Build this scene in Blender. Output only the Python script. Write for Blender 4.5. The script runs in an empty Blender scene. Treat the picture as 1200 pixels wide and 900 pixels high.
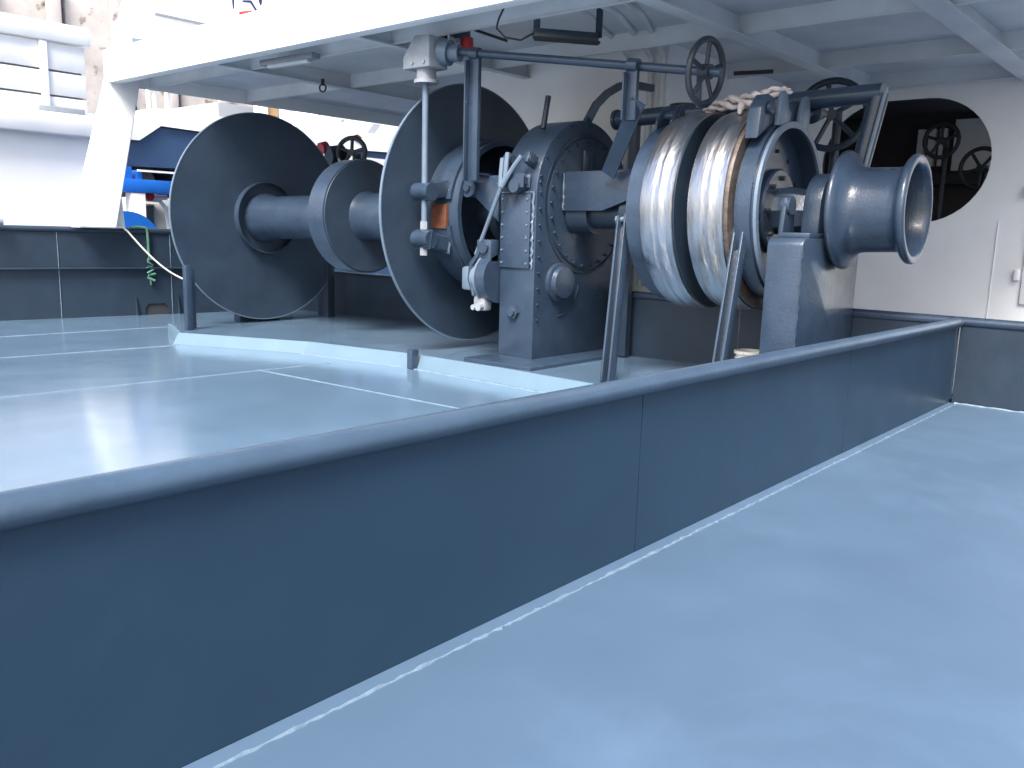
import bpy, bmesh, math, random
from mathutils import Vector, Matrix
random.seed(7)
sc = bpy.context.scene
V = Vector
# ---------------------------------------------------------------- camera
cam = bpy.data.cameras.new("camera"); camo = bpy.data.objects.new("camera", cam)
sc.collection.objects.link(camo); sc.camera = camo
Rr = [(0.65585974, -0.7543695, 0.02783246), (0.11441581, 0.13578349, 0.98410968), (0.74616152, 0.64225345, -0.17536673)]
m = Matrix.Identity(4)
for i in range(3):
    m[i][0] = Rr[0][i]; m[i][1] = Rr[1][i]; m[i][2] = -Rr[2][i]
m[0][3], m[1][3], m[2][3] = 0, 0, 1.6
camo.matrix_world = m
cam.sensor_width = 36; cam.lens = 30; cam.clip_end = 3000; cam.clip_start = .05
sc.render.resolution_x = 1024; sc.render.resolution_y = 768
# ---------------------------------------------------------------- world and sun
w = bpy.data.worlds.new("World"); sc.world = w; w.use_nodes = True
nt = w.node_tree; bg = nt.nodes['Background']; sky = nt.nodes.new('ShaderNodeTexSky')
sky.sky_type = 'NISHITA'; sky.sun_disc = False
SUN_EL, SUN_AZ = math.radians(50), math.radians(-112)      # azimuth measured from +Y towards +X
sky.sun_elevation = SUN_EL; sky.sun_rotation = SUN_AZ
sky.air_density = 1.0; sky.dust_density = 4.0; sky.ozone_density = 1.0
nt.links.new(sky.outputs[0], bg.inputs[0]); bg.inputs[1].default_value = 0.15
sl = bpy.data.lights.new("sun", 'SUN'); sl.energy = 3.7; sl.angle = math.radians(24); sl.color = (1, .97, .93)
so = bpy.data.objects.new("sun", sl); sc.collection.objects.link(so)
sdir = V((math.sin(SUN_AZ) * math.cos(SUN_EL), math.cos(SUN_AZ) * math.cos(SUN_EL), math.sin(SUN_EL)))
so.rotation_euler = sdir.to_track_quat('Z', 'Y').to_euler(); so.location = (0, 0, 20)
sc.view_settings.view_transform = 'Standard'; sc.view_settings.look = 'None'
sc.view_settings.exposure = 1.25; sc.view_settings.gamma = 1
sc.render.engine = 'CYCLES'
try: sc.cycles.max_bounces = 8; sc.cycles.diffuse_bounces = 5
except Exception: pass
# ---------------------------------------------------------------- materials
MATS = {}
def paint(name, col, rough=.4, var=.12, bump=.15, bscale=60, metal=0, vscale=3, rvar=.12, dirt=None, dirtcol=(.2, .1, .05), stretch=None, coat=0, wave=0, chips=0, chipcol=(.3, .34, .38), stain=0):
    if name in MATS: return MATS[name]
    M = bpy.data.materials.new(name); M.use_nodes = True; n = M.node_tree; N = n.nodes; L = n.links
    b = N['Principled BSDF']; tc = N.new('ShaderNodeTexCoord'); mp = N.new('ShaderNodeMapping')
    L.new(tc.outputs['Object'], mp.inputs[0])
    if stretch: mp.inputs['Scale'].default_value = stretch
    n1 = N.new('ShaderNodeTexNoise'); n1.inputs['Scale'].default_value = vscale; n1.inputs['Detail'].default_value = 6; n1.inputs['Roughness'].default_value = .6
    L.new(mp.outputs[0], n1.inputs['Vector'])
    r = N.new('ShaderNodeValToRGB'); r.color_ramp.elements[0].position = .3; r.color_ramp.elements[1].position = .7
    c0 = [c * (1 - var) for c in col]; c1 = [min(1, c * (1 + var)) for c in col]
    r.color_ramp.elements[0].color = (*c0, 1); r.color_ramp.elements[1].color = (*c1, 1)
    L.new(n1.outputs[0], r.inputs[0]); out = r.outputs[0]
    if dirt:
        n3 = N.new('ShaderNodeTexNoise'); n3.inputs['Scale'].default_value = vscale * 2.3; n3.inputs['Detail'].default_value = 8
        L.new(mp.outputs[0], n3.inputs['Vector'])
        r3 = N.new('ShaderNodeValToRGB'); r3.color_ramp.elements[0].position = dirt; r3.color_ramp.elements[1].position = dirt + .12
        L.new(n3.outputs[0], r3.inputs[0]); mx = N.new('ShaderNodeMixRGB'); mx.inputs[2].default_value = (*dirtcol, 1)
        L.new(r3.outputs[0], mx.inputs[0]); L.new(out, mx.inputs[1]); out = mx.outputs[0]
    if chips:      # small paint chips and scuffs
        n5 = N.new('ShaderNodeTexNoise'); n5.inputs['Scale'].default_value = 26; n5.inputs['Detail'].default_value = 5; L.new(mp.outputs[0], n5.inputs['Vector'])
        r5 = N.new('ShaderNodeValToRGB'); r5.color_ramp.elements[0].position = .70 - chips; r5.color_ramp.elements[1].position = .73 - chips
        L.new(n5.outputs[0], r5.inputs[0]); m5 = N.new('ShaderNodeMixRGB'); m5.inputs[2].default_value = (*chipcol, 1)
        k5 = N.new('ShaderNodeMath'); k5.operation = 'MULTIPLY'; k5.inputs[1].default_value = .6; L.new(r5.outputs[0], k5.inputs[0])
        L.new(k5.outputs[0], m5.inputs[0]); L.new(out, m5.inputs[1]); out = m5.outputs[0]
    if stain:      # broad washed-out stains
        n6 = N.new('ShaderNodeTexNoise'); n6.inputs['Scale'].default_value = .55; n6.inputs['Detail'].default_value = 9; n6.inputs['Roughness'].default_value = .7; n6.inputs['Distortion'].default_value = .6
        L.new(mp.outputs[0], n6.inputs['Vector']); r6 = N.new('ShaderNodeValToRGB'); r6.color_ramp.elements[0].position = .5; r6.color_ramp.elements[1].position = .72
        L.new(n6.outputs[0], r6.inputs[0]); m6 = N.new('ShaderNodeMixRGB'); m6.inputs[2].default_value = (*[c * 1.5 + .01 for c in col], 1)
        k6 = N.new('ShaderNodeMath'); k6.operation = 'MULTIPLY'; k6.inputs[1].default_value = stain; L.new(r6.outputs[0], k6.inputs[0])
        L.new(k6.outputs[0], m6.inputs[0]); L.new(out, m6.inputs[1]); out = m6.outputs[0]
    L.new(out, b.inputs['Base Color'])
    n2 = N.new('ShaderNodeTexNoise'); n2.inputs['Scale'].default_value = bscale; n2.inputs['Detail'].default_value = 3
    L.new(mp.outputs[0], n2.inputs['Vector'])
    bu = N.new('ShaderNodeBump'); bu.inputs['Strength'].default_value = bump; bu.inputs['Distance'].default_value = .01
    L.new(n2.outputs[0], bu.inputs['Height']); L.new(bu.outputs[0], b.inputs['Normal'])
    if wave:       # slow buckling of the plate
        n7 = N.new('ShaderNodeTexNoise'); n7.inputs['Scale'].default_value = 1.4; n7.inputs['Detail'].default_value = 1; L.new(mp.outputs[0], n7.inputs['Vector'])
        b7 = N.new('ShaderNodeBump'); b7.inputs['Strength'].default_value = 1; b7.inputs['Distance'].default_value = wave
        L.new(n7.outputs[0], b7.inputs['Height']); L.new(b7.outputs[0], bu.inputs['Normal'])
    mr = N.new('ShaderNodeMapRange'); mr.inputs['To Min'].default_value = max(.03, rough - rvar); mr.inputs['To Max'].default_value = rough + rvar
    n4 = N.new('ShaderNodeTexNoise'); n4.inputs['Scale'].default_value = vscale * 1.7; n4.inputs['Detail'].default_value = 5
    L.new(mp.outputs[0], n4.inputs['Vector']); L.new(n4.outputs[0], mr.inputs['Value']); L.new(mr.outputs[0], b.inputs['Roughness'])
    b.inputs['Metallic'].default_value = metal
    if coat: b.inputs['Coat Weight'].default_value = coat; b.inputs['Coat Roughness'].default_value = .15
    MATS[name] = M; return M
DARK = paint('dark_blue_paint', (.014, .026, .044), .40, .12, .14, 70, wave=.012, chips=-.05)
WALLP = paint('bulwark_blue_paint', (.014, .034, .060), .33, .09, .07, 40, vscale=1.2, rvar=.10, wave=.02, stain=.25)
DISC = paint('disc_blue_paint', (.024, .040, .064), .40, .18, .10, 50, vscale=1.6, stain=.5, wave=.01)
MACH = paint('machine_blue_paint', (.025, .042, .070), .32, .16, .3, 40, vscale=4, coat=.2, chips=-.03, wave=.005)
RAILP = paint('rail_sheen_blue', (.038, .064, .100), .34, .15, .2, 30, wave=.01)  # bulwark blue lightened to carry the sky's reflection on the rail
MACHL = paint('light_machine_paint', (.10, .14, .19), .38, .12, .2, 60, vscale=4)
DECKM = paint('deck_blue_paint', (.100, .162, .235), .20, .08, .0, 9, vscale=1.1, rvar=.09, coat=.6, wave=.006, stain=.3)
WALKM = paint('walkway_blue_paint', (.060, .100, .154), .42, .07, .05, 14, vscale=1.1, rvar=.12, wave=.012, stain=.4)
DECKL = paint('coaming_blue_paint', (.10, .16, .21), .36, .08, .08, 25, vscale=2)
BEAD = paint('weld_bead_paint', (.13, .185, .25), .35, .2, .5, 60, vscale=20)
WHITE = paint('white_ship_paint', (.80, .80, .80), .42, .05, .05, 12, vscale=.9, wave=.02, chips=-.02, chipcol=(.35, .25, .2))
CEIL = paint('shaded_white_paint', (.56, .59, .62), .5, .10, .08, 8, vscale=1.2, wave=.03, chips=-.01, chipcol=(.3, .28, .26))  # white ship paint greyed to hold the shade under the canopy
HULLW = paint('hull_white_paint', (.86, .87, .88), .4, .04, .04, 4, vscale=.4)
GREYM = paint('grey_gearcase_paint', (.22, .24, .27), .45, .12, .2, 60, vscale=8)
BLACK = paint('black_rubber', (.02, .022, .026), .6, .2, .1, 60)
RUBW = paint('dark_wheel_paint', (.016, .024, .034), .45, .15, .1, 60)
RUST = paint('rust', (.10, .032, .014), .8, .4, .4, 40, vscale=10)
RUSTY = paint('rusty_shaft', (.09, .07, .062), .55, .4, .4, 40, vscale=10, metal=.5)
RED = paint('red_plastic', (.45, .02, .03), .4, .1, .02)
ROPEW = paint('white_rope', (.62, .60, .55), .8, .1, .5, 200)
ROPEG = paint('green_rope', (.06, .16, .12), .8, .2, .5, 200)
CLOTH = paint('pale_rag', (.66, .58, .55), .85, .12, .6, 40, vscale=14)
BUCK = paint('cream_plastic', (.62, .60, .53), .45, .08, .05)
CONC = paint('quay_concrete', (.42, .385, .36), .85, .2, .5, 8, vscale=.9, dirt=.60, dirtcol=(.12, .10, .09))
NAVY = paint('navy_hull_paint', (.035, .075, .16), .42, .12, .05, 4, vscale=.8)
BLUE = paint('bright_blue_paint', (.01, .12, .50), .4, .1, .05, 10)
CREAM = paint('cream_cabin_paint', (.50, .50, .46), .5, .08, .05, 10)
GLASS = paint('dark_glass', (.03, .04, .05), .12, .1, 0)
UNDER = paint('shadow_brown', (.05, .045, .04), .7, .4, .2, 6, vscale=2, dirt=.6, dirtcol=(.14, .06, .03))  # brown of the shadow beneath the blue boat, put into the colour
INT = paint('interior_grey', (.10, .10, .11), .6, .1, .05, 10)
INTB = paint('interior_brown', (.045, .042, .048), .6, .2, .05, 10)
INTW = paint('interior_white', (.75, .76, .77), .5, .06, .05, 10)
LETN = paint('navy_lettering', (.03, .03, .10), .5, .05, 0)
LETR = paint('red_lettering', (.55, .05, .05), .5, .05, 0)
WATER = paint('harbour_water', (.02, .04, .05), .12, .2, .6, 1.5, vscale=.3)
QUAYTOP = paint('quay_paving', (.25, .24, .23), .8, .2, .3, 2, vscale=.3)
# polished steel with brown staining and circumferential streaks
def steel():
    M = bpy.data.materials.new('polished_steel'); M.use_nodes = True; n = M.node_tree; N = n.nodes; L = n.links
    b = N['Principled BSDF']; tc = N.new('ShaderNodeTexCoord'); mp = N.new('ShaderNodeMapping')
    L.new(tc.outputs['Object'], mp.inputs[0]); mp.inputs['Scale'].default_value = (1, 4, 1)
    a = N.new('ShaderNodeTexNoise'); a.inputs['Scale'].default_value = 1.6; a.inputs['Detail'].default_value = 6; a.inputs['Roughness'].default_value = .65
    L.new(mp.outputs[0], a.inputs['Vector'])
    r = N.new('ShaderNodeValToRGB'); e = r.color_ramp.elements
    e[0].position = .30; e[0].color = (.20, .16, .14, 1); e[1].position = .50; e[1].color = (.47, .48, .51, 1)
    x = e.new(.40); x.color = (.40, .37, .35, 1)
    L.new(a.outputs[0], r.inputs[0]); L.new(r.outputs[0], b.inputs['Base Color'])
    b.inputs['Metallic'].default_value = 1
    mr = N.new('ShaderNodeMapRange'); mr.inputs['To Min'].default_value = .50; mr.inputs['To Max'].default_value = .17
    L.new(a.outputs[0], mr.inputs['Value']); L.new(mr.outputs[0], b.inputs['Roughness'])
    c = N.new('ShaderNodeTexNoise'); c.inputs['Scale'].default_value = 5; c.inputs['Detail'].default_value = 4
    L.new(mp.outputs[0], c.inputs['Vector'])
    bu = N.new('ShaderNodeBump'); bu.inputs['Strength'].default_value = .3; bu.inputs['Distance'].default_value = .03
    L.new(c.outputs[0], bu.inputs['Height']); L.new(bu.outputs[0], b.inputs['Normal'])
    return M
STEEL = steel()
# ---------------------------------------------------------------- mesh helpers
def BM(): return bmesh.new()
def merge(bm, t):
    me = bpy.data.meshes.new('t'); t.to_mesh(me); t.free(); bm.from_mesh(me); bpy.data.meshes.remove(me)
def obj(name, bm, mat, parent=None, smooth=35, **props):
    bmesh.ops.recalc_face_normals(bm, faces=bm.faces)
    me = bpy.data.meshes.new(name); bm.to_mesh(me); bm.free(); me.materials.append(mat)
    if smooth:
        for p in me.polygons: p.use_smooth = True
        me.set_sharp_from_angle(angle=math.radians(smooth))
    o = bpy.data.objects.new(name, me); sc.collection.objects.link(o)
    if parent:
        o.parent = parent
        if parent.type == 'EMPTY': o.location = -parent.location
    for k, v in props.items(): o[k] = v
    return o
def thing(name, label, cat, loc=(0, 0, 0), group=None):
    o = bpy.data.objects.new(name, None); sc.collection.objects.link(o); o.location = loc; o.empty_display_size = .1
    o['label'] = label; o['category'] = cat
    if group: o['group'] = group
    return o
def box(bm, lo, hi, bev=0):
    t = BM(); bmesh.ops.create_cube(t, size=1)
    for v in t.verts: v.co = V([(lo[i] + hi[i]) / 2 + v.co[i] * (hi[i] - lo[i]) for i in range(3)])
    if bev: bmesh.ops.bevel(t, geom=t.edges[:], offset=bev, segments=2, affect='EDGES', profile=.5)
    merge(bm, t)
def frame(d, up=(0, 0, 1)):
    d = V(d).normalized(); up = V(up)
    if abs(d.dot(up)) > .98: up = V((1, 0, 0))
    a = up.cross(d).normalized(); b = d.cross(a).normalized(); return a, b, d
def bar(bm, p, q, wx, wy, up=(0, 0, 1), bev=0):
    """rectangular bar from p to q; wx across, wy along 'up'"""
    p = V(p); q = V(q); a, b, d = frame(q - p, up); L = (q - p).length
    t = BM(); bmesh.ops.create_cube(t, size=1)
    for v in t.verts: v.co = (p + q) / 2 + a * v.co[0] * wx + b * v.co[1] * wy + d * v.co[2] * L
    if bev: bmesh.ops.bevel(t, geom=t.edges[:], offset=bev, segments=2, affect='EDGES', profile=.5)
    merge(bm, t)
def cyl(bm, p, q, r, r2=None, n=24, cap=True):
    p = V(p); q = V(q); a, b, d = frame(q - p); r2 = r if r2 is None else r2
    A = [bm.verts.new(p + (a * math.cos(2 * math.pi * i / n) + b * math.sin(2 * math.pi * i / n)) * r) for i in range(n)]
    B = [bm.verts.new(q + (a * math.cos(2 * math.pi * i / n) + b * math.sin(2 * math.pi * i / n)) * r2) for i in range(n)]
    for i in range(n): bm.faces.new((A[i], A[(i + 1) % n], B[(i + 1) % n], B[i]))
    if cap: bm.faces.new(A); bm.faces.new(B[::-1])
def tube(bm, pts, r, n=10, closed=False):
    pts = [V(p) for p in pts]; rings = []; N = len(pts); pa = None
    for i, p in enumerate(pts):
        if closed: d = pts[(i + 1) % N] - pts[i - 1]
        else: d = pts[min(i + 1, N - 1)] - pts[max(i - 1, 0)]
        d.normalize()
        if pa is None: a, b, _ = frame(d)
        else:
            a = (pa - d * pa.dot(d)).normalized(); b = d.cross(a)
        pa = a
        rr = r[i] if isinstance(r, (list, tuple)) else r
        rings.append([bm.verts.new(p + (a * math.cos(2 * math.pi * k / n) + b * math.sin(2 * math.pi * k / n)) * rr) for k in range(n)])
    M_ = N if closed else N - 1
    for i in range(M_):
        A = rings[i]; B = rings[(i + 1) % N]; s = 0
        if closed and i == N - 1:
            s = min(range(n), key=lambda s: (A[0].co - B[s].co).length)
        for k in range(n): bm.faces.new((A[k], A[(k + 1) % n], B[(k + 1 + s) % n], B[(k + s) % n]))
    if not closed: bm.faces.new(rings[0]); bm.faces.new(rings[-1][::-1])
def lathe(bm, prof, o, d, n=72, closed=True):
    """prof: (s, r) along axis d from o; closed profile ring -> solid"""
    o = V(o); a, b, d = frame(d); rings = []
    for s, r in prof:
        r = max(r, 1e-4)
        rings.append([bm.verts.new(o + d * s + (a * math.cos(2 * math.pi * k / n) + b * math.sin(2 * math.pi * k / n)) * r) for k in range(n)])
    m_ = len(prof) if closed else len(prof) - 1
    for i in range(m_):
        A = rings[i]; B = rings[(i + 1) % len(prof)]
        for k in range(n): bm.faces.new((A[k], A[(k + 1) % n], B[(k + 1) % n], B[k]))
def prism(bm, pts, ext, bev=0):
    t = BM(); ext = V(ext); A = [t.verts.new(V(p)) for p in pts]; B = [t.verts.new(V(p) + ext) for p in pts]; n = len(pts)
    t.faces.new(A); t.faces.new(B[::-1])
    for i in range(n): t.faces.new((A[i], A[(i + 1) % n], B[(i + 1) % n], B[i]))
    bmesh.ops.recalc_face_normals(t, faces=t.faces)
    if bev: bmesh.ops.bevel(t, geom=t.edges[:], offset=bev, segments=2, affect='EDGES', profile=.5)
    merge(bm, t)
def ring_pts(c, nrm, r, n=40, up=(0, 0, 1)):
    a, b, d = frame(nrm, up); c = V(c)
    return [c + (a * math.cos(2 * math.pi * i / n) + b * math.sin(2 * math.pi * i / n)) * r for i in range(n)]
def bead(bm, p, q, r=.008, step=.04, amp=.35, flat=1):
    p = V(p); q = V(q); n = max(2, int((q - p).length / step)); pts = []; rs = []
    for i in range(n + 1):
        pts.append(p.lerp(q, i / n) + V((random.uniform(-1, 1), random.uniform(-1, 1), random.uniform(-.3, .3))) * r * amp)
        rs.append(r * random.uniform(1 - amp, 1 + amp))
    tube(bm, pts, rs, n=6)
def handwheel(parent, c, nrm, r, tr, spokes, mat, rot=0, hub=.06, name='hand_wheel'):
    """rim part + spokes + hub; returns the wheel part"""
    bm = BM(); tube(bm, ring_pts(c, nrm, r), tr, n=10, closed=True)
    rim = obj(name, bm, mat, parent)
    a, b, d = frame(nrm)
    for i in range(spokes):
        t = rot + 2 * math.pi * i / spokes; u = a * math.cos(t) + b * math.sin(t)
        bm = BM(); cyl(bm, V(c) + u * hub * .6, V(c) + u * r, tr * .75, n=8); obj('spoke', bm, mat, rim)
    bm = BM(); cyl(bm, V(c) - d * hub * .8, V(c) + d * hub * .8, hub, n=20); obj('hub', bm, mat, rim)
    return rim
# ================================================================ SETTING
def camber(y): return .05 + (5 - y) * .015
bm = BM()   # walkway deck, near side of the dividing bulwark
vs = [bm.verts.new(p) for p in [(-9, -9, 0), (9.47, -9, 0), (9.47, 2.22, 0), (-9, 2.22, 0)]]; bm.faces.new(vs)
obj('walkway_deck', bm, WALKM, kind='structure')
bm = BM()   # working deck beyond
ys = [2.22, 5, 8, 11, 14, 16.0]
for i in range(5):
    vs = [bm.verts.new(p) for p in [(-9, ys[i], camber(ys[i])), (16, ys[i], camber(ys[i])), (16, ys[i + 1], camber(ys[i + 1])), (-9, ys[i + 1], camber(ys[i + 1]))]]
    bm.faces.new(vs)
bmesh.ops.remove_doubles(bm, verts=bm.verts, dist=1e-5)
deck = obj('working_deck', bm, DECKM, kind='structure')
seams = [((4.4 - 6, 13.78), (6.94, 13.25)), ((3.67 - 5, 11.6), (5.75, 10.92)), ((2.75 - 5, 8.7), (6.2, 8.2)), ((5.28, 8.3), (5.31, 4.6)), ((1.0, 8.55), (1.0, 2.3)), ((3.1, 13.4), (3.2, 11.2))]
for (a, b) in seams:
    bm = BM(); bead(bm, (a[0], a[1], camber(a[1]) + .002), (b[0], b[1], camber(b[1]) + .001), .005, .06); obj('weld_bead', bm, BEAD, deck)
# hull side under the decks
bm = BM(); box(bm, (-9, -9, -2.6), (16, 16.0, -.16)); obj('ship_hull', bm, NAVY, kind='structure')
bm = BM(); vs = [bm.verts.new(p) for p in [(-400, -400, -2.2), (400, -400, -2.2), (400, 400, -2.2), (-400, 400, -2.2)]]; bm.faces.new(vs)
obj('harbour_water', bm, WATER, kind='structure')
# ---------------- dividing bulwark in the foreground
Y0 = 2.215
def railz(x): return .905 - .0085 * max(0, x)
t = thing('dividing_bulwark', 'long dark blue steel bulwark with rounded top rail crossing the foreground', 'bulwark', (3, Y0, 0))
xs = [-4, 0.4, 3.56, 6.44, 9.42]
for i in range(4):
    bm = BM(); a, b = xs[i] + .004, xs[i + 1] - .004
    prism(bm, [(a, Y0 - .007, .002), (b, Y0 - .007, .002), (b, Y0 - .007, railz(b)), (a, Y0 - .007, railz(a))], (0, .014, 0))
    obj('wall_plate', bm, WALLP, t)
for x in xs[1:-1]:
    bm = BM(); box(bm, (x - .012, Y0 - .003, .01), (x + .012, Y0 + .004, railz(x) - .03)); obj('seam_backing', bm, DARK, t)
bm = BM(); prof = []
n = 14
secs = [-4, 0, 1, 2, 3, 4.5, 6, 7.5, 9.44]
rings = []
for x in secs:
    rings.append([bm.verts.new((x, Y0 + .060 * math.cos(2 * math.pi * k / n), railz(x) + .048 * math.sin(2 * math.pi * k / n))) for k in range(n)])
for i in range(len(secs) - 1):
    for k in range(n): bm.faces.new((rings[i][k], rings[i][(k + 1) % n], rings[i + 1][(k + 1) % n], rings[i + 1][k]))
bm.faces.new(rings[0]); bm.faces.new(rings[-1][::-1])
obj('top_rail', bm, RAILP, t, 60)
bm = BM(); prism(bm, [(-4, Y0 - .009, .001), (-4, Y0 - .009, .012), (-4, Y0 - .05, .006), (-4, Y0 - .065, .001)], (13.4, 0, 0)); obj('foot_fillet', bm, WALKM, t)
bm = BM(); bead(bm, (-4, Y0 - .068, .0), (9.4, Y0 - .068, .0), .0065, .03, .6); obj('foot_weld', bm, BEAD, t)
# ---------------- rear bulwark (athwartships)
t = thing('rear_bulwark', 'low dark blue bulwark running across the deck in front of the white deckhouse', 'bulwark', (9.47, 3, 0))
ysr = [-6, -1.5, 2.2, 4.6, 6.2]
for i in range(4):
    a, b = ysr[i] + .004, ysr[i + 1] - .004
    bm = BM(); box(bm, (9.47, a, 0 if a < 2 else .04), (9.484, b, .82)); obj('wall_plate', bm, DARK, t)
bm = BM(); cyl(bm, (9.49, -6, .835), (9.49, 6.2, .835), .05, n=14); obj('top_rail', bm, MACH, t)
bm = BM(); bead(bm, (9.44, -6, .003), (9.44, 2.16, .003), .012, .05, .4); obj('foot_weld', bm, DECKL, t)
bm = BM(); box(bm, (9.47, 6.204, 0), (10.4, 6.218, .8)); obj('return_plate', bm, DARK, t)
bm = BM(); cyl(bm, (9.49, 6.21, .80), (10.4, 6.21, .78), .05, n=14); obj('return_rail', bm, MACH, t)
t = thing('net_bay_bulwark', 'dark blue plating behind the big net drum discs with a thin pale ledge on top', 'bulwark', (10.4, 10, 0))
yy = [6.22, 8.6, 11.0, 13.3, 15.1]
for i in range(4):
    bm = BM(); box(bm, (10.4, yy[i] + .004, -.1), (10.414, yy[i + 1] - .004, .74)); obj('wall_plate', bm, DARK, t)
bm = BM(); box(bm, (10.34, 6.22, .742), (10.46, 15.1, .762), .004); obj('top_ledge', bm, MACHL, t)
# ---------------- outboard bulwark
def obp(x, z, off=0): # plane running slightly oblique
    y = 15.85 + (x - 5.29) * (-.162)
    return V((x, y + off, z))
t = thing('outboard_bulwark', 'tall dark blue ship side bulwark with horizontal stiffener at the left', 'bulwark', (6, 15.75, -.11))
xo = [-6, -2.5, .8, 3.3, 6.12, 8.0, 10.4]
for i in range(6):
    a, b = xo[i] + .004, xo[i + 1] - .004; bm = BM()
    if i == 4:   # this plate has the scupper cut out
        pa, pb = 7.52, 7.93
        pts = [(a, -.13), (pa, -.13), (pa, .03), (pa + .06, .1), (pb - .06, .1), (pb, .03), (pb, -.13), (b, -.13), (b, 1.42), (a, 1.42)]
    else: pts = [(a, -.13), (b, -.13), (b, 1.42), (a, 1.42)]
    prism(bm, [obp(x, z) for x, z in pts], (0, .016, 0)); obj('wall_plate', bm, DARK, t)
bm = BM(); tube(bm, [obp(-6, 1.43), obp(10.4, 1.43)], .05, 12); obj('top_rail', bm, DARK, t)
bm = BM(); bar(bm, obp(-6, .76, -.05), obp(8.9, .76, -.05), .11, .025, bev=.004); obj('stiffener', bm, MACH, t)
for x in xo[1:-1]:
    bm = BM(); bead(bm, obp(x, -.1, -.006), obp(x, 1.38, -.006), .007, .06); obj('seam_weld', bm, MACHL, t)
bm = BM(); prism(bm, [obp(x, z, .03) for x, z in [(7.4, -.13), (8.05, -.13), (8.05, .2), (7.4, .2)]], (0, .3, 0)); obj('scupper_dark', bm, BLACK, t)  # black block paints the dark inside the scupper cut-out
for x in (7.35, 8.1):
    bm = BM(); prism(bm, [obp(x, -.12), obp(x, .25), obp(x, .25, -.02), obp(x, -.12, -.08)], (.012, 0, 0)); obj('gusset', bm, DARK, t)
bm = BM(); box(bm, (6.55, 15.5, 1.46), (6.75, 15.72, 1.52), .01); cyl(bm, (6.65, 15.6, 1.5), (6.65, 15.6, 1.62), .05, n=12); obj('fairlead', bm, DARK, t)
# ================================================================ CANOPY + PILLAR + DECKHOUSE
t = thing('deck_canopy', 'white steel canopy deck with deep fascia and girders over the winch', 'canopy', (9, 9, 3.95))
ZC = 4.17
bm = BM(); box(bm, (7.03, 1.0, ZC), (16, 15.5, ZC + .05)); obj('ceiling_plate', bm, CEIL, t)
bm = BM(); box(bm, (6.985, 1.0, 3.97), (7.03, 15.5, 4.475)); obj('fascia', bm, WHITE, t)
bm = BM(); box(bm, (6.96, 1.0, 3.93), (7.16, 15.52, 3.968), .006); obj('fascia_lip', bm, WHITE, t)
bm = BM(); box(bm, (7.0, 15.45, 3.93), (16, 15.5, 4.4), .006); obj('side_lip', bm, WHITE, t)
for gx, y0, y1 in [(7.75, 2.9, 15.4), (9.7, 1.0, 15.4), (12.2, 1.0, 9), (14.2, 1.0, 9)]:
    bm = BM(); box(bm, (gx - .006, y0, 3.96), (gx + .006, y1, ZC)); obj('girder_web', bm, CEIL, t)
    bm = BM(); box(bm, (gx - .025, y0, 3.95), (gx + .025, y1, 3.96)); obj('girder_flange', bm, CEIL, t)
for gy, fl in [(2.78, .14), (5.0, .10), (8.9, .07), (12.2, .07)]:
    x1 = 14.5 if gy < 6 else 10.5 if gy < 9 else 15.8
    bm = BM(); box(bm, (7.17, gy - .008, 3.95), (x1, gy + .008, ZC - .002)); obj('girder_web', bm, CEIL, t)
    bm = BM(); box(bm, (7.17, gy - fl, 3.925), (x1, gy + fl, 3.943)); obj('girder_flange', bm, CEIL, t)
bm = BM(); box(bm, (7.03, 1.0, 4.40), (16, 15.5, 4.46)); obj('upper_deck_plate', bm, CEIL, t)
bm = BM(); prism(bm, [(7.0, 14.45, 4.476), (7.0, 13.95, 4.476), (7.0, 14.25, 4.52), (7.0, 14.45, 4.56)], (.03, 0, 0)); obj('edge_cleat', bm, MACHL, t)
# pillar
t = thing('canopy_pillar', 'leaning white box pillar carrying the outer corner of the canopy', 'pillar', (6.7, 15.6, 1.47))
bm = BM()
def lp(z): return (6.30 + (z - 1.47) * .28, 15.60)
sec = []
for z, wx, wy in [(1.47, .66, .34), (3.95, .52, .30), (6.5, .50, .30)]:
    x, y = lp(z); sec.append([(x, y - wy, z), (x + wx, y - wy, z), (x + wx, y, z), (x, y, z)])
R_ = [[bm.verts.new(p) for p in s] for s in sec]
for i in range(2):
    for k in range(4): bm.faces.new((R_[i][k], R_[i][(k + 1) % 4], R_[i + 1][(k + 1) % 4], R_[i + 1][k]))
bm.faces.new(R_[0]); bm.faces.new(R_[2][::-1])
bmesh.ops.bevel(bm, geom=bm.edges[:], offset=.02, segments=2, affect='EDGES')
obj('pillar_shaft', bm, WHITE, t)
bm = BM(); prism(bm, [(6.97, 15.45, 1.47), (7.2, 15.45, 1.47), (7.12, 15.45, 2.5), (7.06, 15.45, 2.9)], (0, .05, 0), .008); obj('foot_gusset', bm, WHITE, t)
# deckhouse
t = thing('deckhouse', 'white deckhouse wall behind the winch with an oval opening', 'deckhouse', (14.5, 3, 0))
bm = BM(); box(bm, (10.5, 6.4, .0), (10.56, 9.9, ZC - .003)); obj('block_front_wall', bm, WHITE, t)
bm = BM(); box(bm, (10.561, 6.4, 0), (14.5, 6.46, ZC - .003)); obj('block_side_wall', bm, WHITE, t)
bm = BM(); box(bm, (10.561, 9.84, 0), (16, 9.9, ZC - .003)); obj('block_side_wall', bm, WHITE, t)
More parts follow.
